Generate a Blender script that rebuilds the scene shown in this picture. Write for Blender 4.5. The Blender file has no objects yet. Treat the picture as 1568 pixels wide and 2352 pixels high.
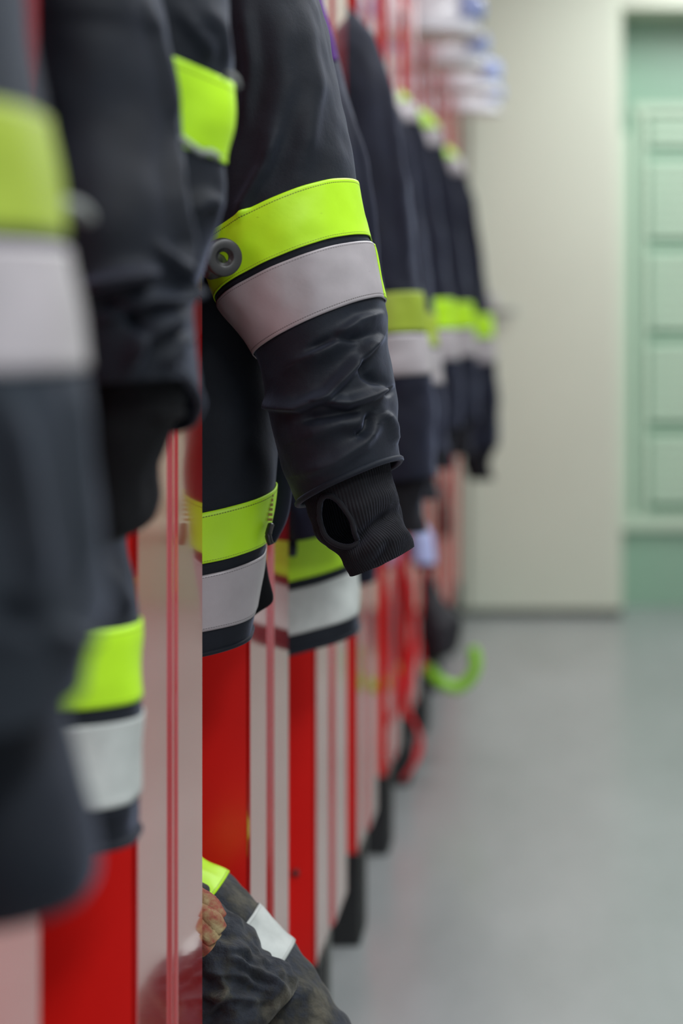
import bpy, bmesh, math, random
from mathutils import Vector, noise
sc = bpy.context.scene
C = sc.collection
F, VX, VY, EYE = 4750.0, 1270.0, 750.0, 1.2      # focal length in px (of 1568x2352), vanishing point, eye height
random.seed(7)
pi = math.pi

# ---------------------------------------------------------------- camera, light, exposure
cd = bpy.data.cameras.new('camera'); cam = bpy.data.objects.new('camera', cd); C.objects.link(cam)
cam.location = (0, 0, EYE); cam.rotation_euler = (pi/2, 0, 0)
cd.sensor_fit = 'VERTICAL'; cd.sensor_height = 36; cd.sensor_width = 24; cd.lens = F/2352*36
cd.shift_x = (784-VX)/2352; cd.shift_y = (VY-1176)/2352
cd.clip_start = .05
cd.dof.use_dof = True; cd.dof.focus_distance = 2.27; cd.dof.aperture_fstop = 2.3
sc.camera = cam
sc.view_settings.view_transform = 'Standard'; sc.view_settings.look = 'None'
sc.view_settings.gamma = 1; sc.view_settings.use_curve_mapping = False
sc.view_settings.exposure = 0.34
w = bpy.data.worlds.new('world'); sc.world = w; w.use_nodes = True
w.node_tree.nodes['Background'].inputs[0].default_value = (.80, .87, 1, 1)
w.node_tree.nodes['Background'].inputs[1].default_value = .6

def area(name, loc, sx, sy, power, col=(1, 1, .96), rot=(0, 0, 0)):
    l = bpy.data.lights.new(name, 'AREA'); l.shape = 'RECTANGLE'; l.size = sx; l.size_y = sy
    l.energy = power; l.color = col
    o = bpy.data.objects.new(name, l); C.objects.link(o); o.location = loc; o.rotation_euler = rot
    return o
for i, (y, p) in enumerate(((-.6, 54), (1.6, 36), (4.1, 44), (7.35, 44))):  # last light is added near the far wall, off its fitting, to brighten the top
    area('overhead_area_light', (.85, y, 2.96), .5, 1.5, p, (.95, .98, 1.0))

# ---------------------------------------------------------------- materials
def nodes(name):
    m = bpy.data.materials.new(name); m.use_nodes = True
    nt = m.node_tree; b = nt.nodes['Principled BSDF']
    return m, nt, b
def S(b, **k):
    for a, v in k.items():
        b.inputs[a.replace('_', ' ')].default_value = v
def obj_noise(nt, scale, detail=4, vec=(1, 1, 1), rough=.6):
    tc = nt.nodes.new('ShaderNodeTexCoord'); mp = nt.nodes.new('ShaderNodeMapping')
    mp.inputs['Scale'].default_value = vec
    n = nt.nodes.new('ShaderNodeTexNoise'); n.inputs['Scale'].default_value = scale
    n.inputs['Detail'].default_value = detail; n.inputs['Roughness'].default_value = rough
    nt.links.new(tc.outputs['Object'], mp.inputs[0]); nt.links.new(mp.outputs[0], n.inputs['Vector'])
    return n.outputs['Fac']
def ramp(nt, fac, stops):
    r = nt.nodes.new('ShaderNodeValToRGB'); e = r.color_ramp.elements
    while len(e) < len(stops): e.new(.5)
    for q, (p, c) in zip(e, stops):
        q.position = p; q.color = (*c, 1)
    nt.links.new(fac, r.inputs[0]); return r.outputs[0]
def bump(nt, b, fac, strength, dist):
    n = nt.nodes.new('ShaderNodeBump'); n.inputs['Strength'].default_value = strength
    n.inputs['Distance'].default_value = dist
    nt.links.new(fac, n.inputs['Height']); nt.links.new(n.outputs[0], b.inputs['Normal'])
def simple(name, col, rough=.6, var=.12, scale=20, **k):
    m, nt, b = nodes(name)
    c1 = tuple(x*(1-var) for x in col); c2 = tuple(min(1, x*(1+var)) for x in col)
    nt.links.new(ramp(nt, obj_noise(nt, scale), [(.3, c1), (.7, c2)]), b.inputs['Base Color'])
    S(b, Roughness=rough, **k); return m
def cloth(name, col, rough=.7, sheen=.10, weave=1400, mott=.35, bstr=.35):
    m, nt, b = nodes(name)
    n1 = obj_noise(nt, 9, 6)
    c1 = tuple(x*(1-mott) for x in col); c2 = tuple(min(1, x*(1+mott)) for x in col)
    nt.links.new(ramp(nt, n1, [(.3, c1), (.7, c2)]), b.inputs['Base Color'])
    S(b, Roughness=rough, Sheen_Weight=sheen, Sheen_Roughness=.4)
    b.inputs['Sheen Tint'].default_value = (.6, .68, 1, 1)
    b.inputs['Specular IOR Level'].default_value = .25
    n2 = obj_noise(nt, weave, 2, (1, 1, .55)); n3 = obj_noise(nt, 130, 4)
    mx = nt.nodes.new('ShaderNodeMath'); mx.operation = 'MULTIPLY_ADD'; mx.inputs[1].default_value = 2.0
    nt.links.new(n3, mx.inputs[0]); nt.links.new(n2, mx.inputs[2])
    bump(nt, b, mx.outputs[0], bstr, .0006)
    return m
M = {}
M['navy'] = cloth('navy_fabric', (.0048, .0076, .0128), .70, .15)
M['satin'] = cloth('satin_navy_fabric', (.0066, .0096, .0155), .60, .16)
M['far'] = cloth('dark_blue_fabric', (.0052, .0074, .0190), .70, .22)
M['grey'] = cloth('grey_fabric', (.0135, .0185, .0250), .78)
M['black'] = cloth('black_lining', (.003, .0035, .0045), .9, .02)
M['knit'] = cloth('knitted_fabric', (.0075, .0078, .010), .9, .15, 900, .3, .6)
M['sooty'] = None
def sooty():
    m, nt, b = nodes('sooty_fabric')
    nt.links.new(ramp(nt, obj_noise(nt, 16, 8), [(.38, (.004, .006, .009)), (.48, (.011, .016, .026)), (.55, (.018, .019, .016)), (.66, (.07, .065, .045))]), b.inputs['Base Color'])
    S(b, Roughness=.85, Sheen_Weight=.08); bump(nt, b, obj_noise(nt, 60, 6), .9, .006); return m
M['sooty'] = sooty()
def brownish():
    m, nt, b = nodes('brown_pink_glove_leather')
    nt.links.new(ramp(nt, obj_noise(nt, 45, 5), [(.3, (.03, .012, .01)), (.45, (.22, .05, .03)), (.58, (.25, .17, .08)), (.7, (.35, .3, .15))]), b.inputs['Base Color'])
    S(b, Roughness=.8); bump(nt, b, obj_noise(nt, 90, 4), .8, .002); return m
M['glove'] = brownish()
def band(name, col, stitch, rough, spots, metallic=0.0, lo=.93):
    # UV: u = metres around the limb, v = 0..1 across the tape
    m, nt, b = nodes(name)
    uv = nt.nodes.new('ShaderNodeUVMap'); sp = nt.nodes.new('ShaderNodeSeparateXYZ')
    nt.links.new(uv.outputs[0], sp.inputs[0])
    def mth(op, a, c=None, d=None):
        n = nt.nodes.new('ShaderNodeMath'); n.operation = op
        for i, x in enumerate((a, c, d)):
            if x is None: continue
            if isinstance(x, (int, float)): n.inputs[i].default_value = x
            else: nt.links.new(x, n.inputs[i])
        return n.outputs[0]
    v = sp.outputs[1]; d = mth('ABSOLUTE', mth('SUBTRACT', v, .5))
    line = mth('LESS_THAN', mth('ABSOLUTE', mth('SUBTRACT', d, .435)), .0075)
    dash = mth('LESS_THAN', mth('FRACT', mth('MULTIPLY', sp.outputs[0], 330)), .74)
    f = mth('MULTIPLY', line, dash)
    base = ramp(nt, obj_noise(nt, 14, 6), [(.35, tuple(x*lo for x in col)), (.65, col)])
    sp2 = ramp(nt, obj_noise(nt, 70, 3, (1, 1, 2.2)), [(.70, (0, 0, 0)), (.76, (1, 1, 1))])
    mx = nt.nodes.new('ShaderNodeMix'); mx.data_type = 'RGBA'
    ms = mth('MULTIPLY', sp2, spots)
    nt.links.new(ms, mx.inputs['Factor']); nt.links.new(base, mx.inputs[6]); mx.inputs[7].default_value = (*[x*.45 for x in col], 1)
    m2 = nt.nodes.new('ShaderNodeMix'); m2.data_type = 'RGBA'
    nt.links.new(f, m2.inputs['Factor']); nt.links.new(mx.outputs[2], m2.inputs[6]); m2.inputs[7].default_value = (*stitch, 1)
    nt.links.new(m2.outputs[2], b.inputs['Base Color'])
    S(b, Roughness=rough, Metallic=metallic)
    h = mth('MULTIPLY_ADD', f, -1.2, obj_noise(nt, 60, 4))
    bump(nt, b, h, .25, .0015)
    return m
M['yellow'] = band('fluorescent_yellow_tape', (.46, .83, .008), (.12, .17, .01), .5, .55)
M['shaded'] = band('shaded_yellow_tape', (.31, .42, .028), (.1, .12, .02), .6, .5, 0, .8)  # darker copy of the yellow tape, shade on blurred sleeves put into the colour
M['silver'] = band('silver_reflective_tape', (.41, .385, .405), (.12, .11, .11), .42, .25, .15, .86)
M['pale'] = band('pale_grey_reflective_tape', (.50, .54, .52), (.3, .3, .3), .6, .3, 0, .72)
M['rubber'] = simple('black_rubber', (.02, .021, .022), .42, .2, 60)
M['cord'] = simple('grey_cord', (.22, .24, .23), .7)
M['brass'] = simple('brass_zip', (.35, .24, .08), .35, .2, 80, Metallic=.8)
M['white'] = simple('white_helmet_shell', (.78, .80, .84), .22)
M['visor'] = simple('blue_grey_visor', (.30, .36, .62), .15)
M['blue'] = simple('pale_blue_plastic', (.42, .48, .78), .4)
M['strap'] = simple('red_strap', (.62, .012, .02), .6)
M['lime'] = simple('lime_green_rubber', (.25, .62, .01), .4)
M['bag'] = simple('black_bag_fabric', (.006, .006, .011), .6)
M['leg'] = simple('dark_locker_leg', (.014, .015, .016), .35)
M['steel'] = simple('steel', (.4, .4, .4), .3, .1, 20, Metallic=.9)
M['lining'] = simple('purple_lining', (.10, .03, .22), .7)
def paint():
    m, nt, b = nodes('glossy_red_paint')
    nt.links.new(ramp(nt, obj_noise(nt, 6, 4), [(.3, (.40, .006, .006)), (.7, (.45, .010, .009))]), b.inputs['Base Color'])
    S(b, Roughness=.12, IOR=1.9, Coat_Weight=1.0, Coat_Roughness=.07, Coat_IOR=1.95)
    bump(nt, b, obj_noise(nt, 12, 3, (1, 1, .3)), .02, .01); return m
M['red'] = paint()
M['red_in'] = simple('satin_red_paint', (.66, .009, .006), .36, .05, 6)
def floor_mat():
    m, nt, b = nodes('grey_green_floor')
    n = obj_noise(nt, 1.6, 5, (1, .35, 1))
    nt.links.new(ramp(nt, n, [(.3, (.24, .265, .265)), (.7, (.34, .365, .37))]), b.inputs['Base Color'])
    S(b, Roughness=.24, IOR=1.5)
    bump(nt, b, obj_noise(nt, 55, 3), .12, .003); return m
M['floor'] = floor_mat()
M['wall'] = simple('cream_wall_paint', (.62, .665, .545), .55, .03, 2)
M['wall2'] = simple('pale_wall_paint', (.46, .47, .45), .7, .03, 2)
M['ceil'] = simple('white_ceiling_paint', (.60, .61, .60), .8, .02, 2)
M['base'] = simple('dark_skirting', (.10, .115, .09), .5)
M['door'] = simple('cream_door_paint', (.62, .67, .55), .5, .02, 2)
M['green'] = simple('mint_green_paint', (.27, .44, .32), .35, .03, 3)
M['mint'] = simple('light_mint_frame', (.55, .68, .53), .4, .03, 3)
M['slat'] = simple('pale_green_slat', (.56, .74, .57), .4, .04, 3)

# ---------------------------------------------------------------- helpers
def link(name, me, mat, parent=None, smooth=True):
    o = bpy.data.objects.new(name, me); C.objects.link(o)
    if mat: me.materials.append(mat)
    if smooth:
        for p in me.polygons: p.use_smooth = True
    if parent:
        o.parent = parent
    return o
def fin(name, bm, mat, parent=None, smooth=False):
    me = bpy.data.meshes.new(name); bmesh.ops.recalc_face_normals(bm, faces=bm.faces); bm.to_mesh(me); bm.free()
    if parent is not None:
        me.transform(world(parent).inverted())
    return link(name, me, mat, parent, smooth)
def world(o):
    from mathutils import Matrix
    m = Matrix.Translation(o.location)
    return (world(o.parent) @ m) if o.parent else m
def root(name, loc, label, cat, group=None):
    o = bpy.data.objects.new(name, None); C.objects.link(o); o.location = loc; o.empty_display_size = .05
    o['label'] = label; o['category'] = cat
    if group: o['group'] = group
    return o
def tag(o, label, cat, group=None):
    o['label'] = label; o['category'] = cat
    if group: o['group'] = group
    return o
def struct(o): o['kind'] = 'structure'; return o
def box(bm, x0, x1, y0, y1, z0, z1, bev=0):
    r = bmesh.ops.create_cube(bm, size=1)
    for v in r['verts']:
        v.co = Vector(((x0+x1)/2+v.co.x*(x1-x0), (y0+y1)/2+v.co.y*(y1-y0), (z0+z1)/2+v.co.z*(z1-z0)))
    if bev:
        es = list({e for v in r['verts'] for e in v.link_edges})
        bmesh.ops.bevel(bm, geom=es, offset=bev, segments=3, affect='EDGES', profile=.6)
def boxo(name, mat, parent, *a, bev=0):
    bm = bmesh.new(); box(bm, *a, bev=bev); return fin(name, bm, mat, parent, False)
def P(px, py, z): return Vector(((px-VX)*z/F, z, EYE-(py-VY)*z/F))
def cr(p0, p1, p2, p3, t):
    return .5*((2*p1)+(p2-p0)*t+(2*p0-5*p1+4*p2-p3)*t*t+(3*p1-p0-3*p2+p3)*t*t*t)
def tube(bm, pts, r, n=10, closed=False, sub=6, flat=1.0):
    # round (or flattened) tube through points
    q = []
    N = len(pts)
    rng = range(N if closed else N-1)
    for i in rng:
        a = pts[(i-1) % N] if closed or i > 0 else pts[0]; b = pts[i]; c = pts[(i+1) % N]
        d = pts[(i+2) % N] if closed or i+2 < N else pts[-1]
        for k in range(sub): q.append(cr(a, b, c, d, k/sub))
    if not closed: q.append(pts[-1])
    rings = []
    K = len(q); up = Vector((.13, .21, 1)).normalized()
    for i, p in enumerate(q):
        t = (q[(i+1) % K]-q[i-1]) if closed else (q[min(i+1, K-1)]-q[max(i-1, 0)])
        t.normalize(); s = t.cross(up)
        if s.length < 1e-4: s = Vector((1, 0, 0))
        s.normalize(); u = s.cross(t)
        rings.append([bm.verts.new(p+s*math.cos(2*pi*k/n)*r+u*math.sin(2*pi*k/n)*r*flat) for k in range(n)])
    for i in range(K if closed else K-1):
        A, B = rings[i], rings[(i+1) % K]
        for k in range(n): bm.faces.new((A[k], A[(k+1) % n], B[(k+1) % n], B[k]))
    if not closed:
        bm.faces.new(rings[0]); bm.faces.new(rings[-1][::-1])

class Loft:
    """Cloth tube: rings (Lx,Ly,Rx,Ry,z,depth,tilt) give the two outline points at depth z and how far it bulges."""
    def __init__(s, rings, folds=(), nz=.003, nscale=9, e=.9, seed=0.0, wpx=True):
        s.R = []
        for r in rings:
            Lx, Ly, Rx, Ry, z, d = r[:6]; tl = r[6] if len(r) > 6 else 0
            L, Rr = P(Lx, Ly, z), P(Rx, Ry, z)
            s.R.append(((L+Rr)/2, (Rr-L)/2, Vector((0, -d, tl))))
        s.folds = []
        for pts, A, wd, asym in folds: s.folds.append(([Vector(p) for p in pts], A, wd, asym))
        s.nz, s.ns, s.e, s.seed = nz, nscale, e, seed
    def at(s, t, th, off=0.0):
        n = len(s.R)-1; i = min(int(t), n-1); f = t-i
        g = lambda k, j: s.R[max(0, min(n, k))][j]
        c, a, b = (cr(g(i-1, j), g(i, j), g(i+1, j), g(i+2, j), f) for j in range(3))
        co, si = math.cos(th), math.sin(th)
        cx = math.copysign(abs(co)**s.e, co); sx = math.copysign(abs(si)**s.e, si)
        p = c+a*cx+b*sx
        al, bl = a.length, b.length
        o = (a.normalized()*co/al+b.normalized()*si/bl)
        if o.length > 0: o.normalize()
        h = s.nz*(noise.noise(p*s.ns+Vector((s.seed, 0, s.seed*2)))*1.0+.45*noise.noise(p*s.ns*2.7+Vector((3, s.seed, 1))))
        px = VX+p.x*F/p.y; py = VY-(p.z-EYE)*F/p.y
        wf = max(0, min(1, .5+si*2.0))
        if s.folds and wf > 0:
            q = Vector((px, py))
            for pts, A, wd, asym in s.folds:
                best = 1e9; sg = 1; tt = 0; m = len(pts)-1
                for k in range(m):
                    u = pts[k+1]-pts[k]; v = q-pts[k]; l2 = u.length_squared
                    tk = max(0, min(1, v.dot(u)/l2)); dd = (v-u*tk)
                    if dd.length < best:
                        best = dd.length; sg = 1 if (u.x*v.y-u.y*v.x) > 0 else -1; tt = (k+tk)/m
                ww = wd*(asym if sg > 0 else 1)
                if best < ww*3:
                    en = min(1, 4*tt+.25)*min(1, 4*(1-tt)+.25)
                    h += A*math.exp(-(best/ww)**2)*en*wf
        return p+o*(h+off)
    def mesh(s, name, mat, parent, t0=0, t1=None, nu=96, nv=40, off=0.0, th0=0, th1=2*pi, cap=(False, False), hole=None, ribs=None, smooth=True, thick=0, jag=0):
        if t1 is None: t1 = len(s.R)-1
        bm = bmesh.new(); uvl = bm.loops.layers.uv.new('UVMap')
        full = abs(th1-th0-2*pi) < 1e-6
        nn = nu if full else nu+1
        G = []
        for j in range(nv+1):
            row = []
            for i in range(nn):
                th = th0+(th1-th0)*i/nu
                o = off
                if ribs: o += ribs[1]*abs(math.sin(th*ribs[0]))
                row.append(s.at(t0+(t1-t0)*j/nv, th, o))
            G.append(row)
        V = [[bm.verts.new(p) for p in row] for row in G]
        arc = [0.0]
        mid = G[nv//2]
        for i in range(nu): arc.append(arc[-1]+(mid[(i+1) % nn]-mid[i]).length)
        for j in range(nv):
            for i in range(nu):
                i2 = (i+1) % nn
                if hole:
                    th = th0+(th1-th0)*(i+.5)/nu; t = t0+(t1-t0)*(j+.5)/nv
                    if ((th-hole[0])/hole[2])**2+((t-hole[1])/hole[3])**2 < 1: continue
                f = bm.faces.new((V[j][i], V[j][i2], V[j+1][i2], V[j+1][i]))
                for lp, (u, v) in zip(f.loops, ((i, j), (i+1, j), (i+1, j+1), (i, j+1))):
                    lp[uvl].uv = (arc[u], v/nv)
        for side, row, c in ((0, V[0], cap[0]), (1, V[-1], cap[1])):
            if c and full:
                ctr = sum((v.co for v in row), Vector())/len(row)
                cv = bm.verts.new(ctr+Vector((0, 0, .02 if side == 0 else .03)))
                for i in range(nn): bm.faces.new((row[i], row[(i+1) % nn], cv))
        if thick: bmesh.ops.recalc_face_normals(bm, faces=bm.faces)
        o = fin(name, bm, mat, parent, smooth)
        if thick:
            md = o.modifiers.new('thickness', 'SOLIDIFY'); md.thickness = thick; md.offset = -1
        return o
    def ring(s, t, n=36, off=0.0):
        return [s.at(t, 2*pi*i/n, off) for i in range(n)]
def welt(loft, t, r, name, mat, parent, off=0.0, n=40):
    bm = bmesh.new(); tube(bm, loft.ring(t, n, off), r, 8, True, 2)
    return fin(name, bm, mat, parent, True)
def tape(loft, t0, t1, kind, parent, name, nu=110, nv=14, off=.0022):
    return loft.mesh(name, M[kind], parent, t0, t1, nu=nu, nv=nv, off=off, thick=.0016)

# ---------------------------------------------------------------- the room
XL, XR, YN, YF, HC = -.93, 2.6, -2.4, 8.57, 3.0
struct(boxo('floor', M['floor'], None, XL-.1, XR+.1, YN, YF+.4, -.1, 0))
struct(boxo('ceiling', M['ceil'], None, XL-.1, XR+.1, YN, YF+.1, HC, HC+.1))
struct(boxo('wall_left', M['wall2'], None, XL-.1, XL, YN, YF, 0, HC))
struct(boxo('wall_right', M['wall2'], None, XR, XR+.1, YN, YF, 0, HC))
dx0, dx1, dtop = (1428-VX)*YF/F, (1428-VX)*YF/F+1.15, EYE+(VY-18)*YF/F     # the opening of the green door
bm = bmesh.new()
box(bm, XL, dx0, YF, YF+.4, 0, HC); box(bm, dx1, XR, YF, YF+.4, 0, HC); box(bm, dx0, dx1, YF, YF+.4, dtop, HC); 
struct(fin('wall_back', bm, M['wall']))
bm = bmesh.new(); box(bm, XL, dx0, YF-.012, YF, 0, .032, .003)
struct(fin('baseboard_back', bm, M['base']))
# cream door leaf standing against the far wall, with its lever handle
d2 = struct(boxo('door_1', M['door'], None, (1078-VX)*YF/F, (1410-VX)*YF/F, YF-.02, YF-.001, .032, 2.95, bev=.004))
bm = bmesh.new()
hp = P(1128, 716, YF-.05)
tube(bm, [hp+Vector((0, .04, 0)), hp, hp+Vector((.012, -.01, 0)), hp+Vector((.10, -.01, 0))], .012, 10)
box(bm, hp.x-.02, hp.x+.02, YF-.026, YF-.019, hp.z-.07, hp.z+.07, .002)
fin('lever_handle', bm, M['steel'], d2, True)
# green louvred door
d1 = struct(boxo('door_2', M['green'], None, dx0+.001, dx1-.001, YF+.30, YF+.34, .001, dtop-.001))
bm = bmesh.new()
yy = YF+.269
sx = (1497-VX)*YF/F
box(bm, dx0+.001, (1450-VX)*YF/F, yy-.01, yy+.03, .33, dtop-.5, .004); box(bm, dx1-.05, dx1-.001, yy-.01, yy+.03, .33, dtop-.5, .004)
box(bm, dx0+.001, dx1-.001, yy, yy+.03, .33, .39, .004); box(bm, (1462-VX)*YF/F, dx1-.08, yy, yy+.03, 2.11, 2.15, .003)
box(bm, (1470-VX)*YF/F, (1488-VX)*YF/F, yy, yy+.03, .39, 2.11, .003)
fin('door_frame', bm, M['mint'], d1)
bm = bmesh.new()
for g in range(5):
    z0 = 2.30-.392*g
    for q in range(8):
        zz = z0-.042*q
        if zz < .45: break
        if zz > 2.10: continue
        box(bm, sx, dx1-.13, yy, yy+.03, zz-.032, zz, .004)
fin('louvre_slats', bm, M['slat'], d1)
# ---------------------------------------------------------------- ceiling lamps
for i, y in enumerate((-.6, 1.6, 4.1, 6.7)):
    lr = root('ceiling_light', (.85, y, HC), 'white fluorescent ceiling fitting above the aisle', 'ceiling light', 'fluorescent ceiling fittings over the aisle')
    bm = bmesh.new(); box(bm, .85-.30, .85+.30, y-.8, y+.8, HC-.03, HC, .004); fin('housing', bm, M['ceil'], lr)

# ---------------------------------------------------------------- the lockers
XF = -.372                                   # front plane of the row
zl = [1.18, 1.88, 2.58, 3.30, 4.0, 4.69, 5.4, 6.1, 6.8, 7.5, 8.2]
wd = [.32, .315, .33, .43, .365, .35, .33, .32, .32, .32, .33]
HB, HT = .18, 2.62
zl = [.48]+zl; wd = [.32]+wd
mids = [a+b*.49 for a, b in zip(zl, wd)]
ordn = ['nearest', 'second', 'third', 'fourth', 'fifth', 'sixth', 'seventh', 'eighth', 'ninth', 'tenth', 'farthest']
for k in range(len(zl)-1):
    ya, yb = mids[k], mids[k+1]
    oa, ob = zl[k]+wd[k], zl[k+1]            # the opening
    lab = 'tall red open-fronted locker, %s one in the row' % ordn[k]
    if k == 0: lab = 'tall red open-fronted locker nearest the camera, mostly cut off at the left edge'
    if k == 1: lab = 'tall red locker second from the camera, just before the large sharp glossy upright'
    if k == 2: lab = 'tall red locker holding the sharply focused jacket and the sooty trousers'
    if k == len(zl)-2: lab = 'tall red locker at the far end of the row against the cream wall'
    lk = root('locker', (XF-.25, (ya+yb)/2, 0), lab, 'locker', 'row of red open lockers')
    XB = XL+.02
    # far frame half (its side faces the camera) and near frame half
    boxo('front_upright', M['red'], lk, XF-.0105, XF-.0052, ob, yb-.0005, HB, HT, bev=.0012)
    boxo('front_upright', M['red'], lk, XF-.0105, XF, ya+.0165, oa, HB, HT, bev=.002)
    boxo('joint_strip', M['red'], lk, XF-.0105, XF-.0022, ya+.0005, ya+.016, HB, HT, bev=.0008)
    boxo('side_panel', M['red_in'], lk, XB, XF-.0107, ob, ob+.018, HB, HT)
    bm = bmesh.new(); tube(bm, [Vector((-.411, ob-.003, .328)), Vector((-.411, ob+.001, .328))], .006, 12, False, 1); fin('bolt', bm, M['rubber'], lk, True)
    boxo('side_panel', M['red_in'], lk, XB, XF-.0107, oa-.018, oa, HB, HT)
    boxo('back_panel', M['red_in'], lk, XB-.015, XB-.001, ya+.002, yb-.002, HB, HT)
    boxo('bottom_panel', M['red_in'], lk, XB, XF-.07, oa+.001, ob-.001, HB, HB+.02)
    boxo('shelf', M['red_in'], lk, XB, XF-.006, oa+.001, ob-.001, 2.0, 2.018)
    bm = bmesh.new(); hy = (oa+ob)/2
    tube(bm, [Vector((-.62, oa+.001, 1.93)), Vector((-.62, ob-.001, 1.93))], .011, 12)
    tube(bm, [Vector((-.62, hy, 1.93)), Vector((-.612, hy, 1.90)), Vector((-.60, hy, 1.865)), Vector((-.585, hy, 1.86)), Vector((-.575, hy, 1.875))], .004, 8)
    fin('coat_hook', bm, M['steel'], lk, True)
    for (lx0, lx1) in ((XF-.16, XF-.004), (XB+.02, XB+.08)):
        bm = bmesh.new()
        box(bm, lx0, lx1, ob+.002, yb-.003, 0, HB-.001, .003)
        for q in range(4):
            if lx1 > XF-.1: box(bm, lx1-.004, lx1+.003, ob+.01+q*.036, ob+.02+q*.036, .002, HB-.004, .001)
        fin('leg', bm, M['leg'], lk)
# ---------------------------------------------------------------- jackets
def jroot(z, label, x=-.6):
    return root('fire_jacket', (x, z, .8), label, 'jacket', 'fire jackets hung along the lockers')
def cord_loop(parent, pts, r=.0022, name='drawcord'):
    bm = bmesh.new(); tube(bm, pts, r, 8, False, 8); return fin(name, bm, M['cord'], parent, True)
def zipper(parent, pts, r=.0035):
    bm = bmesh.new()
    for i in range(len(pts)-1):
        a, b = pts[i], pts[i+1]; n = max(2, int((b-a).length/.0045))
        for k in range(n):
            p = a.lerp(b, k/n); box(bm, p.x-.003, p.x+.003, p.y-.002, p.y+.002, p.z-.0014, p.z+.0014)
    return fin('zipper', bm, M['brass'], parent)

# --- J2: the sharp jacket in the middle
z = 2.30
j2 = jroot(2.38, 'sharp navy fire jacket whose sleeve ends in a knitted cuff with thumb hole')
body2 = Loft([
    (60, -330, 540, -350, 2.40, .02), (20, -230, 690, -240, 2.40, .06), (5, 0, 640, -20, 2.40, .085),
    (5, 500, 655, 500, 2.40, .09), (10, 900, 640, 930, 2.40, .085), (10, 1215, 625, 1115, 2.385, .08, -.012),
    (20, 1322, 608, 1243, 2.385, .08, -.012), (20, 1346, 606, 1262, 2.385, .08, -.012), (20, 1442, 590, 1402, 2.385, .08, -.012), (20, 1505, 583, 1452, 2.385, .078, -.012)],
    folds=[([(480, 560), (520, 420), (610, 330)], .010, 22, 1)], nz=.006, e=.75)
b2 = body2.mesh('torso', M['navy'], j2, nu=120, nv=110, cap=(True, False))
tape(body2, 5.04, 5.98, 'yellow', b2, 'yellow_band'); tape(body2, 7.05, 8.0, 'silver', b2, 'silver_band')
welt(body2, 9, .0028, 'hem', M['navy'], b2)
zipper(b2, [P(622, 1138, 2.37), P(620, 1170, 2.37), P(619, 1205, 2.37)])
bm = bmesh.new(); tube(bm, [P(622, 1205, 2.36), P(616, 1230, 2.35), P(622, 1250, 2.35)], .004, 8); fin('zip_pull', bm, M['rubber'], b2, True)
fl = Loft([(560, 1230, 604, 1240, 2.45, .006), (560, 1300, 616, 1320, 2.45, .006), (560, 1400, 628, 1378, 2.45, .006), (570, 1425, 600, 1402, 2.45, .004)], nz=.001)
fl.mesh('front_flap', M['black'], b2, nu=24, nv=20, cap=(True, True))
S2 = [
    (390, -420, 560, -420, 2.34, .05), (440, -250, 640, -250, 2.33, .08), (470, 0, 731, 0, 2.31, .10, .00),
    (480, 300, 797, 300, 2.30, .10, .005), (470, 575, 820, 424, 2.29, .098, .014), (500, 692, 850, 552, 2.29, .096, .014), (505, 705, 855, 567, 2.29, .096, .014),
    (588, 820, 882, 692, 2.29, .085, .010), (610, 900, 893, 800, 2.29, .08, .008), (628, 1000, 910, 925, 2.29, .08, .004),
    (650, 1080, 912, 1000, 2.29, .076, .004), (685, 1160, 922, 1052, 2.29, .072, .010)]
folds2 = [
    ([(590, 930), (690, 938), (755, 910), (805, 855), (850, 800), (875, 775)], .015, 19, .38),
    ([(735, 922), (800, 930), (855, 912), (908, 880)], .013, 17, .4),
    ([(880, 725), (820, 742), (750, 800), (690, 830)], .010, 24, .6),
    ([(700, 812), (770, 778), (830, 775)], -.010, 13, .8),
    ([(820, 800), (840, 860), (890, 890), (908, 905)], -.010, 14, .9),
    ([(690, 1010), (780, 975), (850, 975)], .008, 26, .6),
    ([(690, 1090), (770, 1065), (835, 1020), (870, 975)], .009, 22, .6),
    ([(880, 945), (905, 985), (912, 1020)], .008, 14, .8),
    ([(818, 1005), (838, 985), (858, 945)], -.012, 12, .9),
    ([(640, 860), (720, 800), (820, 745)], .004, 22, .8),
    ([(690, 965), (760, 955), (835, 940)], -.008, 14, .8),
    ([(548, 500), (570, 455), (612, 385), (640, 300)], .012, 22, .4),
    ([(600, 380), (650, 200), (640, 0)], .010, 38, .8),
    ([(690, 400), (720, 200), (690, 0)], .010, 32, .8),
    ([(560, 300), (580, 150), (560, 0)], .008, 22, .8),
]
sl2 = Loft(S2, folds2, nz=.0035, nscale=14, e=.92, seed=2)
s2 = sl2.mesh('sleeve', M['navy'], j2, t0=0, t1=7.02, nu=150, nv=150, cap=(True, False))
s2b = sl2.mesh('lower_sleeve', M['satin'], j2, t0=7, nu=220, nv=170, thick=.003)
tape(sl2, 4.0, 4.985, 'yellow', s2, 'yellow_band', 160, 26, .0026)
tape(sl2, 6.0, 6.99, 'silver', s2, 'silver_band', 160, 26, .0026)
sl2.mesh('yellow_edging', M['yellow'], s2, 6.02, 6.97, nu=16, nv=20, off=.0034, th0=-.6, th1=.14, thick=.0012)
welt(sl2, 11, .0034, 'cuff_edge', M['navy'], s2b)
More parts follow.
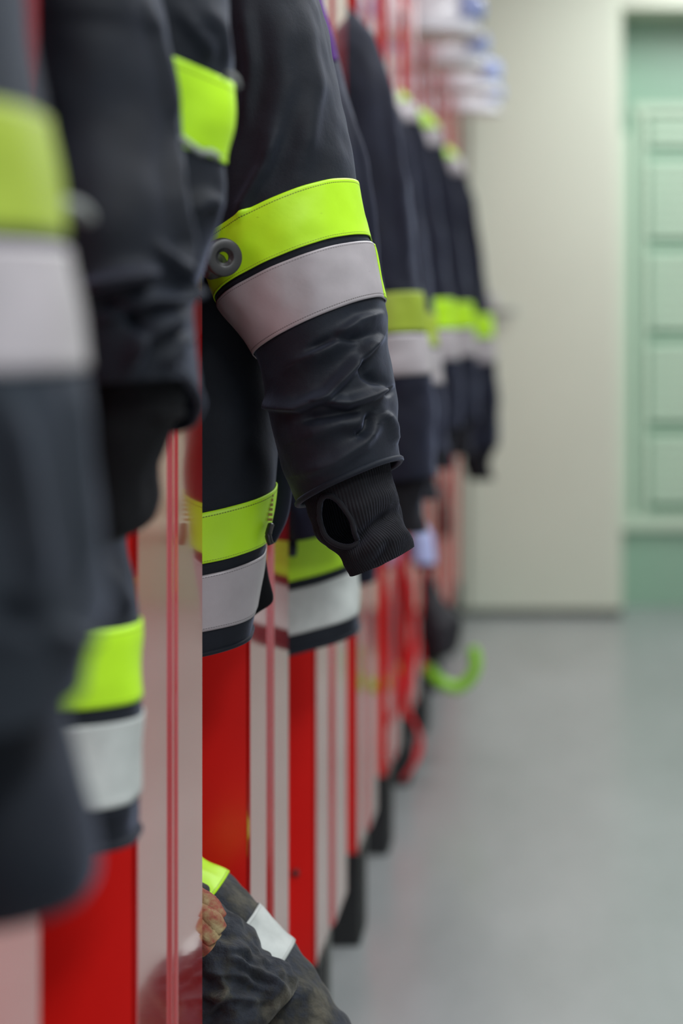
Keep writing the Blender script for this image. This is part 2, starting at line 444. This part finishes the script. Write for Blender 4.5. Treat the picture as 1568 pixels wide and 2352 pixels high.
# knitted cuff with its thumb hole
kn = Loft([(650, 1080, 890, 1040, 2.295, .055), (695, 1130, 897, 1092, 2.29, .055, .004), (718, 1195, 908, 1140, 2.285, .05), (733, 1238, 925, 1190, 2.28, .047),
           (780, 1276, 937, 1225, 2.28, .044), (793, 1292, 943, 1240, 2.28, .041, -.004), (803, 1322, 946, 1257, 2.28, .039, -.001)],
          folds=[([(795, 1262), (850, 1215), (925, 1170)], -.013, 15, 1), ([(800, 1300), (870, 1250), (940, 1225)], .006, 20, 1), ([(800, 1185), (860, 1150), (905, 1130)], .006, 22, 1), ([(850, 1310), (880, 1270), (895, 1240)], -.005, 12, 1)], nz=.004, nscale=24, e=.95)
HT_, Hc, Hw, Hh = 1.98, 2.45, .40, 1.15
kc = kn.mesh('knitted_cuff', M['knit'], s2b, nu=440, nv=130, ribs=(44, .0014), hole=(HT_, Hc, Hw, Hh), thick=.0022)
bm = bmesh.new()
tube(bm, [kn.at(Hc+Hh*math.sin(a), HT_+Hw*math.cos(a), .001) for a in [2*pi*i/28 for i in range(28)]], .0030, 8, True, 3)
fin('thumb_hole_edge', bm, M['knit'], kc, True)
# rubber ring on the tape
bm = bmesh.new(); rc = P(513, 591, 2.165)
prof = [(.0058, -.001), (.0062, .0004), (.0088, .0006), (.0094, .0030), (.0105, .0034), (.0180, .0034), (.0196, .0022), (.0204, -.0005), (.0194, -.0028), (.0100, -.0036), (.0066, -.0030), (.0060, -.0012)]
# the ring faces the camera, turned a little to the left
n = 64; rows = []
ang = .5
for i in range(n):
    a = 2*pi*i/n; row = []
    for (r, h) in prof:
        lx, lz, ly = r*math.cos(a), r*math.sin(a), -h*1.25
        row.append(bm.verts.new(rc+Vector((lx*math.cos(ang)-ly*math.sin(ang), lx*math.sin(ang)+ly*math.cos(ang), lz))))
    rows.append(row)
for i in range(n):
    A, B = rows[i], rows[(i+1) % n]
    for k in range(len(prof)): bm.faces.new((A[k], B[k], B[(k+1) % len(prof)], A[(k+1) % len(prof)]))
rg = fin('rubber_ring', bm, M['rubber'], s2, True)
bm = bmesh.new()
tube(bm, [rc+Vector((-.012, .004, -.005)), rc+Vector((-.016, .02, -.010)), rc+Vector((-.012, .06, -.006))], .011, 12, flat=1.2)
fin('ring_tab', bm, M['rubber'], rg, True)
fl2 = Loft([(600, 900, 672, 900, 2.45, .008), (600, 1060, 672, 1050, 2.45, .008), (605, 1130, 668, 1140, 2.45, .008), (610, 1200, 655, 1200, 2.45, .008), (615, 1250, 632, 1246, 2.45, .004)], nz=.002)
fl2.mesh('front_flap', M['far'], b2, nu=40, nv=40, cap=(True, True))
# collar
co2 = Loft([(200, -440, 520, -450, 2.40, .05), (180, -370, 540, -380, 2.40, .07), (160, -300, 560, -310, 2.40, .08)], nz=.003)
co2.mesh('collar', M['navy'], j2, nu=48, nv=14, off=.004, thick=.004)

# --- J1: the dark jacket before it, out of focus
j1 = jroot(1.72, 'dark jacket with slouching wide sleeve between two glossy uprights, left of the sharp jacket')
body1 = Loft([
    (-350, -760, 300, -600, 1.74, .03), (-420, -640, 460, -460, 1.74, .07), (-420, -420, 520, -20, 1.75, .085), (-430, -170, 537, 192, 1.75, .085), (-430, -60, 532, 285, 1.75, .08), (-430, 60, 517, 375, 1.75, .075),
    (-430, 300, 500, 520, 1.75, .075), (-430, 600, 448, 690, 1.75, .075), (-420, 940, 340, 950, 1.73, .075), (-400, 1240, 290, 1230, 1.72, .075), (-400, 1426, 318, 1426, 1.70, .075), (-400, 1600, 321, 1602, 1.70, .075), (-400, 1634, 322, 1638, 1.70, .075), (-400, 1820, 324, 1824, 1.70, .075), (-400, 1910, 326, 1915, 1.70, .07)],
    folds=[([(440, 0), (500, 60), (535, 170)], .010, 22, .6), ([(400, 10), (470, 100), (480, 130)], .008, 20, .6), ([(420, 490), (470, 460), (500, 465)], .012, 18, .7), ([(515, 380), (500, 500), (495, 600)], .006, 12, .8), ([(230, 1300), (280, 1380), (310, 1400)], .006, 20, .7), ([(180, 1870), (320, 1865)], .004, 25, 1)], nz=.008, e=.8, seed=5)
b1 = body1.mesh('torso', M['navy'], j1, nu=140, nv=150, cap=(True, False))
tape(body1, 3.0, 5.0, 'yellow', b1, 'chest_band', 140, 40)
tape(body1, 10.0, 11.0, 'yellow', b1, 'yellow_band'); tape(body1, 12.0, 13.0, 'pale', b1, 'silver_band')
welt(body1, 14, .004, 'hem', M['navy'], b1)
S1 = [(-150, -560, 200, -560, 1.66, .04), (20, -350, 300, -350, 1.64, .07), (60, 0, 368, 0, 1.62, .09), (75, 110, 384, 110, 1.62, .09), (80, 310, 412, 310, 1.62, .09), (90, 480, 428, 480, 1.60, .09), (110, 600, 438, 600, 1.60, .09),
      (125, 700, 440, 700, 1.60, .09), (150, 800, 446, 790, 1.60, .085), (200, 880, 450, 865, 1.60, .075), (235, 900, 450, 905, 1.60, .065, .03)]
f1 = [([(200, 665), (280, 640), (350, 627)], .024, 20, .5), ([(230, 740), (330, 690), (410, 690), (418, 665)], .016, 18, .5), ([(300, 850), (320, 780), (370, 740), (415, 738)], .016, 22, .6),
      ([(400, 640), (420, 560), (400, 450), (395, 300)], .012, 14, .6), ([(360, 560), (410, 640), (425, 690)], .013, 14, .7), ([(370, 850), (400, 790), (425, 782)], .011, 18, .6), ([(340, 0), (370, 150), (395, 300)], .010, 12, .8), ([(230, 700), (300, 720), (330, 780)], -.012, 16, .8)]
sl1 = Loft(S1, f1, nz=.006, nscale=10, seed=9)
s1 = sl1.mesh('sleeve', M['navy'], j1, nu=160, nv=160, cap=(True, False), thick=.003)
welt(sl1, 10, .004, 'cuff_edge', M['navy'], s1)
k1 = Loft([(190, 860, 420, 860, 1.61, .055), (205, 920, 408, 925, 1.61, .055), (205, 1000, 385, 990, 1.61, .05), (210, 1080, 368, 1070, 1.62, .05), (215, 1160, 358, 1150, 1.62, .045), (220, 1225, 318, 1215, 1.62, .04), (228, 1252, 260, 1245, 1.62, .02)],
          [([(340, 960), (400, 950)], .008, 18, .8)], nz=.008, nscale=16)
k1.mesh('knitted_cuff', M['black'], s1, nu=160, nv=60, ribs=(30, .001), cap=(False, True))
cord_loop(j1, [P(516, 178, 1.66), P(528, 170, 1.65), P(542, 182, 1.65), P(548, 198, 1.66)], .0024)
cord_loop(j1, [P(416, 318, 1.62), P(435, 332, 1.64), P(462, 350, 1.65), P(485, 350, 1.655), P(500, 362, 1.67)], .0028)

# --- J0: the grey blurred sleeve at the left edge
j0 = jroot(1.12, 'grey blurred jacket sleeve filling the left edge, nearest of all the jackets')
body0 = Loft([(-1500, -900, -650, -900, 1.02, .02), (-1700, -500, -350, -500, 1.02, .08), (-1700, 500, -200, 500, 1.02, .09), (-1650, 1400, -150, 1400, 1.0, .09), (-1650, 2050, -150, 2050, 1.0, .09)], nz=.008, e=.8, seed=3)
b0 = body0.mesh('torso', M['grey'], j0, nu=60, nv=60, cap=(True, True))
S0 = [(-700, -900, -250, -900, 1.075, .04), (-560, -500, -60, -500, 1.075, .08), (-420, 0, 42, 0, 1.075, .09), (-380, 258, 88, 258, 1.075, .09), (-350, 538, 132, 538, 1.075, .09), (-348, 570, 136, 570, 1.075, .09), (-340, 846, 180, 846, 1.075, .09),
      (-320, 1000, 198, 1000, 1.075, .085), (-300, 1250, 226, 1240, 1.075, .085), (-290, 1400, 244, 1390, 1.075, .085), (-290, 1480, 212, 1480, 1.075, .08), (-280, 1590, 196, 1580, 1.075, .075, -.012)]
f0 = [([(0, 900), (60, 1150), (90, 1350)], .012, 35, .7), ([(170, 850), (190, 1100), (215, 1330)], .009, 20, .7), ([(110, 1440), (180, 1480), (215, 1460)], .010, 25, .7), ([(0, 1400), (120, 1450)], -.012, 35, .7)]
sl0 = Loft(S0, f0, nz=.006, seed=1)
s0 = sl0.mesh('sleeve', M['grey'], j0, nu=130, nv=150, cap=(True, True))
tape(sl0, 3.0, 4.0, 'shaded', s0, 'yellow_band', 90); tape(sl0, 5.0, 6.0, 'silver', s0, 'silver_band', 90)
k0 = Loft([(-240, 1500, 150, 1500, 1.12, .05), (-230, 1640, 142, 1630, 1.12, .055), (-230, 1800, 178, 1800, 1.12, .055), (-220, 1920, 206, 1920, 1.12, .055), (-215, 2010, 216, 2010, 1.12, .05), (-205, 2085, 200, 2050, 1.12, .04, -.006)], nz=.004)
k0.mesh('knitted_cuff', M['navy'], s0, nu=120, nv=50, cap=(False, True))
cord_loop(j0, [P(120, 470, 1.16), P(155, 468, 1.17), P(185, 478, 1.18), P(204, 500, 1.20)], .0035)

# --- J3: behind the sharp sleeve
j3 = jroot(3.10, 'dark jacket directly behind the sharp sleeve, mottled silver hem below the knitted cuff')
body3 = Loft([(330, -200, 640, -200, 3.12, .02), (300, -120, 745, -120, 3.12, .06), (310, 200, 730, 200, 3.12, .085), (330, 700, 790, 700, 3.12, .09), (330, 1100, 780, 1050, 3.12, .085),
              (340, 1225, 790, 1180, 3.10, .08, -.01), (340, 1375, 806, 1282, 3.10, .08, -.01), (340, 1394, 812, 1298, 3.10, .08, -.01), (340, 1488, 822, 1402, 3.10, .08, -.01), (345, 1535, 826, 1440, 3.10, .078, -.01)],
             [([(640, 1000), (650, 1200)], .008, 14, 1)], nz=.006, e=.72, seed=11)
b3 = body3.mesh('torso', M['navy'], j3, nu=110, nv=100, cap=(True, False))
tape(body3, 5.0, 6.0, 'yellow', b3, 'yellow_band'); tape(body3, 7.05, 8.0, 'pale', b3, 'silver_band')
welt(body3, 9, .003, 'hem', M['navy'], b3)
sl3 = Loft([(480, -330, 600, -330, 3.05, .04), (510, -180, 700, -180, 3.03, .07), (540, 0, 738, 0, 3.0, .085), (560, 100, 762, 100, 3.0, .085), (580, 200, 797, 205, 3.0, .09), (600, 400, 842, 400, 3.0, .09), (620, 570, 866, 570, 3.0, .09), (630, 700, 884, 700, 3.0, .09),
            (640, 850, 888, 850, 3.0, .085), (640, 1000, 905, 980, 3.0, .08), (650, 1120, 880, 1090, 3.0, .075), (662, 1236, 870, 1180, 3.0, .07, -.005)],
           [([(790, 210), (830, 380), (855, 560), (872, 690)], .008, 9, .7), ([(690, 1190), (660, 1120), (650, 1020)], .006, 12, .8)], nz=.005, seed=4)
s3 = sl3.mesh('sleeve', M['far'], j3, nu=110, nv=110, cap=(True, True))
bm = bmesh.new(); tube(bm, [P(668, 1225, 2.99), P(672, 1250, 2.97), P(670, 1275, 2.96)], .007, 8); fin('cuff_tab', bm, M['navy'], s3, True)
cl = Loft([(690, -80, 728, -80, 2.93, .01), (700, 0, 741, 0, 2.93, .012), (722, 80, 764, 80, 2.93, .012), (745, 140, 778, 140, 2.93, .008)], nz=.002)
cl.mesh('lining_edge', M['lining'], s3, nu=24, nv=20, cap=(True, True))

# --- the jackets beyond, built once with parts, each with its own fall
def far_jacket(z, label, dX=0.0, dZ=0.0, hem=.80, cuff=.95, sl_w=.19, big=False, seedv=1, sleeve_in=0.0, knit=True, shx=0.0, yb_='yellow', shoulder=True):
    def Q(X, Z): return (VX+(X+dX)*F/z, VY-(Z+dZ-EYE)*F/z)
    j = jroot(z, label)
    def ringx(xl, zl_, xr, zr, d, tl=0): return (*Q(xl, zl_), *Q(xr, zr), z, d, tl)
    zb = z+.07
    br = []
    for xl, zl_, xr, zr, d, tl in ((-.70, 1.825, -.46, 1.82, .02, 0), (-.80, 1.80, -.375+shx, 1.79, .06, 0), (-.82, 1.6, -.34, 1.60, .085, 0), (-.82, 1.25, -.33, 1.27, .085, 0),
                                    (-.82, hem+.215, -.32, hem+.245, .08, -.01), (-.82, hem+.145, -.315, hem+.175, .08, -.015), (-.82, hem+.135, -.315, hem+.165, .08, -.015), (-.82, hem+.045, -.31, hem+.08, .08, -.015), (-.82, hem, -.31, hem+.03, .075, -.01)):
        X0, Z0 = Q(xl, zl_); X1, Z1 = Q(xr, zr)
        br.append((X0, Z0, X1, Z1, z, d, tl))
    bl = Loft(br, nz=.007, e=.75, seed=seedv)
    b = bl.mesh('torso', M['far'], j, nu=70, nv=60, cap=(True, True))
    b.location.y += .05
    bm = bmesh.new(); tube(bm, [Vector((-.60, z+.03, 1.80)), Vector((-.592, z+.01, 1.845)), Vector((-.60, z-.01, 1.80))], .003, 8); fin('hanging_loop', bm, M['navy'], j, True)
    tape(bl, 4.0, 5.0, 'yellow', b, 'yellow_band', 70, 8).location.y += 0
    tape(bl, 6.0, 7.0, 'pale', b, 'silver_band', 70, 8)
    ex = sleeve_in
    w_ = sl_w
    sr = [ringx(-.56, 1.835, -.44+shx, 1.84, .04), ringx(-.55, 1.815, -.385+shx, 1.82, .05), ringx(-.53, 1.75, -.325+shx*.6, 1.765, .062), ringx(-.50, 1.69, -.298, 1.70, .07), ringx(-.47, 1.52, -.262-ex, 1.53, .08), ringx(-.43, 1.30, -.228-ex, 1.31, .085),
          ringx(-.226-w_-ex, 1.245, -.222-ex, 1.267, .085, .006), ringx(-.22-w_-ex, 1.175, -.216-ex, 1.195, .083, .006), ringx(-.22-w_-ex, 1.17, -.214-ex, 1.19, .083, .006), ringx(-.212-w_-ex, 1.095, -.205-ex, 1.115, .08, .006),
          ringx(-.205-w_-ex, 1.03, -.198-ex, 1.04, .078), ringx(-.195-w_*.9-ex, cuff, -.195-ex, cuff+.02, .07)]
    fl_ = [([Q(-.30, 1.72), Q(-.27, 1.5), Q(-.25, 1.3)], .014, .012*F/z, .6)]
    sl = Loft(sr, fl_, nz=.007, nscale=12, seed=seedv+7)
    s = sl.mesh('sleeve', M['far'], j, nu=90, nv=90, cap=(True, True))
    if shoulder: tape(sl, 1.1, 2.0, 'yellow', s, 'shoulder_yellow_band', 60, 8)
    if shoulder: tape(sl, 2.05, 2.9, 'silver', s, 'shoulder_silver_band', 60, 8)
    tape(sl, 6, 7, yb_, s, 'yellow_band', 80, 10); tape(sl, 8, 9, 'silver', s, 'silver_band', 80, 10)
    if knit:
        kx = Loft([ringx(-.17-w_*.85-ex, cuff+.02, -.205-ex, cuff+.02, .05), ringx(-.17-w_*.8-ex, cuff-.04, -.225-ex, cuff-.03, .045), ringx(-.17-w_*.7-ex, cuff-.085, -.215-ex, cuff-.085, .04)], nz=.006, nscale=30, seed=seedv)
        kx.mesh('knitted_cuff', M['knit'], s, nu=60, nv=16, ribs=(20, .001), cap=(False, True))
    return j
far_jacket(3.84, 'dark jacket with dull yellow and silver sleeve band right of the sharp sleeve', dX=-.02, dZ=-.005, hem=.70, cuff=.91, seedv=2, yb_='shaded', shoulder=False)
far_jacket(4.50, 'dark jacket with a yellow shoulder band at the top, second behind the sharp sleeve', dX=-.035, dZ=-.04, hem=.8, cuff=.95, seedv=4, yb_='shaded')
far_jacket(5.18, 'dark jacket with a low lit silver hem near the middle of the blurred row', dX=-.03, dZ=.0, hem=.80, cuff=.93, seedv=6)
far_jacket(5.88, 'dark jacket with the brightest yellow sleeve band, its shoulder tape catching light', dX=-.01, dZ=-.0, hem=.85, cuff=.92, seedv=8, shx=.02)
far_jacket(6.56, 'dark jacket whose loose sleeve reaches farthest into the aisle before the cream wall', dX=.024, dZ=-.03, hem=.86, cuff=.83, seedv=10, sl_w=.17)

# ---------------------------------------------------------------- sooty trousers and glove at the bottom of the sharp jacket's locker
tr = root('work_trousers', (-.5, 2.42, .2), 'sooty work trousers with yellow and pale bands bundled at the bottom of the locker', 'trousers')
leg = Loft([(300, 2010, 440, 1900, 2.46, .05), (300, 2100, 452, 1975, 2.46, .06), (370, 2190, 520, 2014, 2.46, .065), (440, 2260, 588, 2086, 2.45, .065), (530, 2350, 668, 2180, 2.44, .065), (590, 2440, 728, 2248, 2.43, .065), (640, 2500, 770, 2310, 2.42, .065), (690, 2640, 808, 2380, 2.42, .065), (680, 2850, 830, 2600, 2.42, .06)],
           [([(600, 2350), (680, 2290), (720, 2270)], .006, 20, .8), ([(520, 2160), (560, 2110), (570, 2080)], .004, 20, 1)], nz=.006, nscale=16, seed=3)
l1 = leg.mesh('leg', M['sooty'], tr, nu=110, nv=110, cap=(True, True))
tape(leg, .9, 2.0, 'yellow', l1, 'yellow_band', 90, 14); tape(leg, 3.0, 4.0, 'pale', l1, 'pale_band', 90, 14)
lg2 = Loft([(250, 2120, 440, 2030, 2.38, .05), (300, 2200, 500, 2095, 2.37, .055), (360, 2300, 560, 2150, 2.36, .06), (420, 2370, 618, 2205, 2.36, .06), (470, 2430, 668, 2245, 2.36, .055), (500, 2450, 680, 2275, 2.36, .04)],
           [([(465, 2235), (540, 2240), (620, 2275)], .010, 12, .6), ([(520, 2200), (580, 2230), (650, 2270)], .010, 10, .6), ([(465, 2290), (540, 2290), (600, 2300)], .010, 12, .6), ([(480, 2330), (520, 2270), (500, 2240)], .009, 12, .6), ([(500, 2180), (560, 2190), (600, 2220)], .007, 12, .6)], nz=.016, nscale=24, seed=6)
l2 = lg2.mesh('leg', M['sooty'], tr, nu=160, nv=120, cap=(True, True))
gv = root('work_glove', (-.4, 2.28, .5), 'brown and pink work glove tucked into the trousers beside the glossy upright', 'glove')
bm = bmesh.new()
for (pts, r) in (([P(430, 2040, 2.285), P(478, 2075, 2.262), P(498, 2110, 2.262)], .011), ([P(430, 2070, 2.27), P(475, 2105, 2.25), P(502, 2140, 2.25)], .011), ([P(430, 2100, 2.262), P(470, 2135, 2.245), P(488, 2160, 2.245)], .012), ([P(430, 2150, 2.262), P(462, 2165, 2.245), P(480, 2180, 2.245)], .011)):
    tube(bm, pts, r, 12, False, 6)
bmesh.ops.create_uvsphere(bm, u_segments=20, v_segments=12, radius=1)
for v in bm.verts:
    if v.co.length < 1.01: v.co = P(430, 2115, 2.285)+Vector((v.co.x*.03, v.co.y*.02, v.co.z*.04))
for v in bm.verts: v.co += Vector((1, -1, 1))*noise.noise(v.co*60)*.003
fin('glove_shell', bm, M['glove'], gv, True)

# ---------------------------------------------------------------- helmets on the upper shelves
def helmet(x, y, zz, label, s=1.0):
    r = root('helmet', (x, y, zz), label, 'helmet', 'white helmets above the far lockers')
    bm = bmesh.new(); bmesh.ops.create_uvsphere(bm, u_segments=32, v_segments=20, radius=1)
    for v in bm.verts:
        c = v.co.copy(); c.z = max(c.z, -.35)
        rid = 1+.06*math.exp(-(c.y/.18)**2)*(c.z > 0)
        v.co = Vector((x+c.x*.150*s, y+c.y*.115*s, zz+.05+c.z*.125*s*rid))
    fin('shell', bm, M['white'], r, True)
    bm = bmesh.new(); pts = [Vector((x+.158*s*math.cos(a), y+.122*s*math.sin(a), zz+.012)) for a in [2*pi*i/24 for i in range(24)]]
    tube(bm, pts, .010, 8, True, 2, flat=.6); fin('brim', bm, M['white'], r, True)
    bm = bmesh.new(); G = []
    for j in range(7):
        G.append([bm.verts.new(Vector((x+(.16+.01*math.sin(j/6*pi))*s*math.cos(a), y+.125*s*math.sin(a), zz+.05+j*.011))) for a in [(-.9+1.8*i/12) for i in range(13)]])
    for j in range(6):
        for i in range(12): bm.faces.new((G[j][i], G[j][i+1], G[j+1][i+1], G[j+1][i]))
    o = fin('visor', bm, M['visor'], r, True); md = o.modifiers.new('t', 'SOLIDIFY'); md.thickness = .003
    return r
helmet(-.36, 5.90, 2.021, 'white helmet on the shelf, first of the blurred helmets at the top')
helmet(-.37, 6.62, 2.021, 'white helmet on the shelf, second of the blurred helmets at the top')
helmet(-.35, 7.32, 2.021, 'white helmet on the shelf, third of the blurred helmets at the top')
helmet(-.36, 8.00, 2.021, 'white helmet on the shelf, last of the blurred helmets, nearest the wall')

# ---------------------------------------------------------------- gear hanging low in the far part of the row
z = 5.62
bg = root('gear_bag', P(1015, 1510, z), 'black gear bag hanging low by the far lockers above the lime green loop', 'bag')
bl = Loft([(975, 1325, 990, 1325, z, .015), (966, 1390, 1025, 1385, z, .05), (968, 1440, 1058, 1420, z, .07), (970, 1480, 1060, 1460, z, .07), (975, 1510, 1045, 1490, z, .06), (985, 1522, 1020, 1510, z, .03)], nz=.012, nscale=14)
bl.mesh('bag_body', M['bag'], bg, nu=60, nv=40, cap=(True, True))
bm = bmesh.new(); tube(bm, [P(984, 1330, z), P(970, 1290, z), P(964, 1262, z), P(961, 1250, z+.0)], .006, 8); fin('handle', bm, M['bag'], bg, True)
bm = bmesh.new(); z = 5.6
tube(bm, [P(984, 1528, z), P(992, 1545, z), P(1018, 1570, z), P(1052, 1578, z), P(1082, 1555, z), P(1092, 1520, z), P(1084, 1488, z)], .0165, 14, False, 8)
tag(fin('rubber_loop', bm, M['lime'], None, True), 'lime green curved rubber loop hanging under the black bag', 'loop')
bm = bmesh.new(); z = 5.1
tube(bm, [P(925, 1275, z), P(938, 1350, z), P(950, 1430, z), P(948, 1500, z), P(932, 1590, z), P(940, 1640, z), P(962, 1690, z), P(955, 1745, z), P(925, 1790, z)], .011, 10, False, 8, flat=.5)
tag(fin('webbing_strap', bm, M['strap'], None, True), 'red webbing strap trailing down the front of the far lockers', 'strap')
z = 5.33
pr = root('pouch', P(972, 1290, z), 'small pale blue pouch with black edge right of the knitted cuff', 'pouch')
pl = Loft([(955, 1215, 985, 1215, z, .01), (941, 1235, 995, 1235, z, .03), (941, 1280, 1000, 1280, z, .035), (955, 1295, 998, 1295, z, .03)], nz=.003)
pl.mesh('pouch_body', M['blue'], pr, nu=40, nv=20, cap=(True, True))
boxo('pouch_strap', M['bag'], pr, XF-.0002, P(944, 1240, z).x, z-.012, z+.012, P(946, 1240, z).z-.01, P(946, 1240, z).z+.005)
p2 = Loft([(955, 1290, 998, 1290, z, .032), (955, 1303, 996, 1303, z, .03)], nz=.002)
p2.mesh('pouch_edge', M['bag'], pr, nu=40, nv=6, cap=(True, True))
gl = root('hanging_glove', P(1012, 1230, 6.9), 'black glove hanging between the far uprights below the jackets', 'glove')
g_ = Loft([(1017, 1110, 1024, 1110, 6.9, .01), (1016, 1160, 1028, 1160, 6.9, .02), (1016, 1200, 1034, 1200, 6.9, .03), (1016, 1235, 1030, 1235, 6.9, .02)], nz=.006, nscale=20)
g_.mesh('glove_shell', M['bag'], gl, nu=40, nv=24, cap=(True, True))
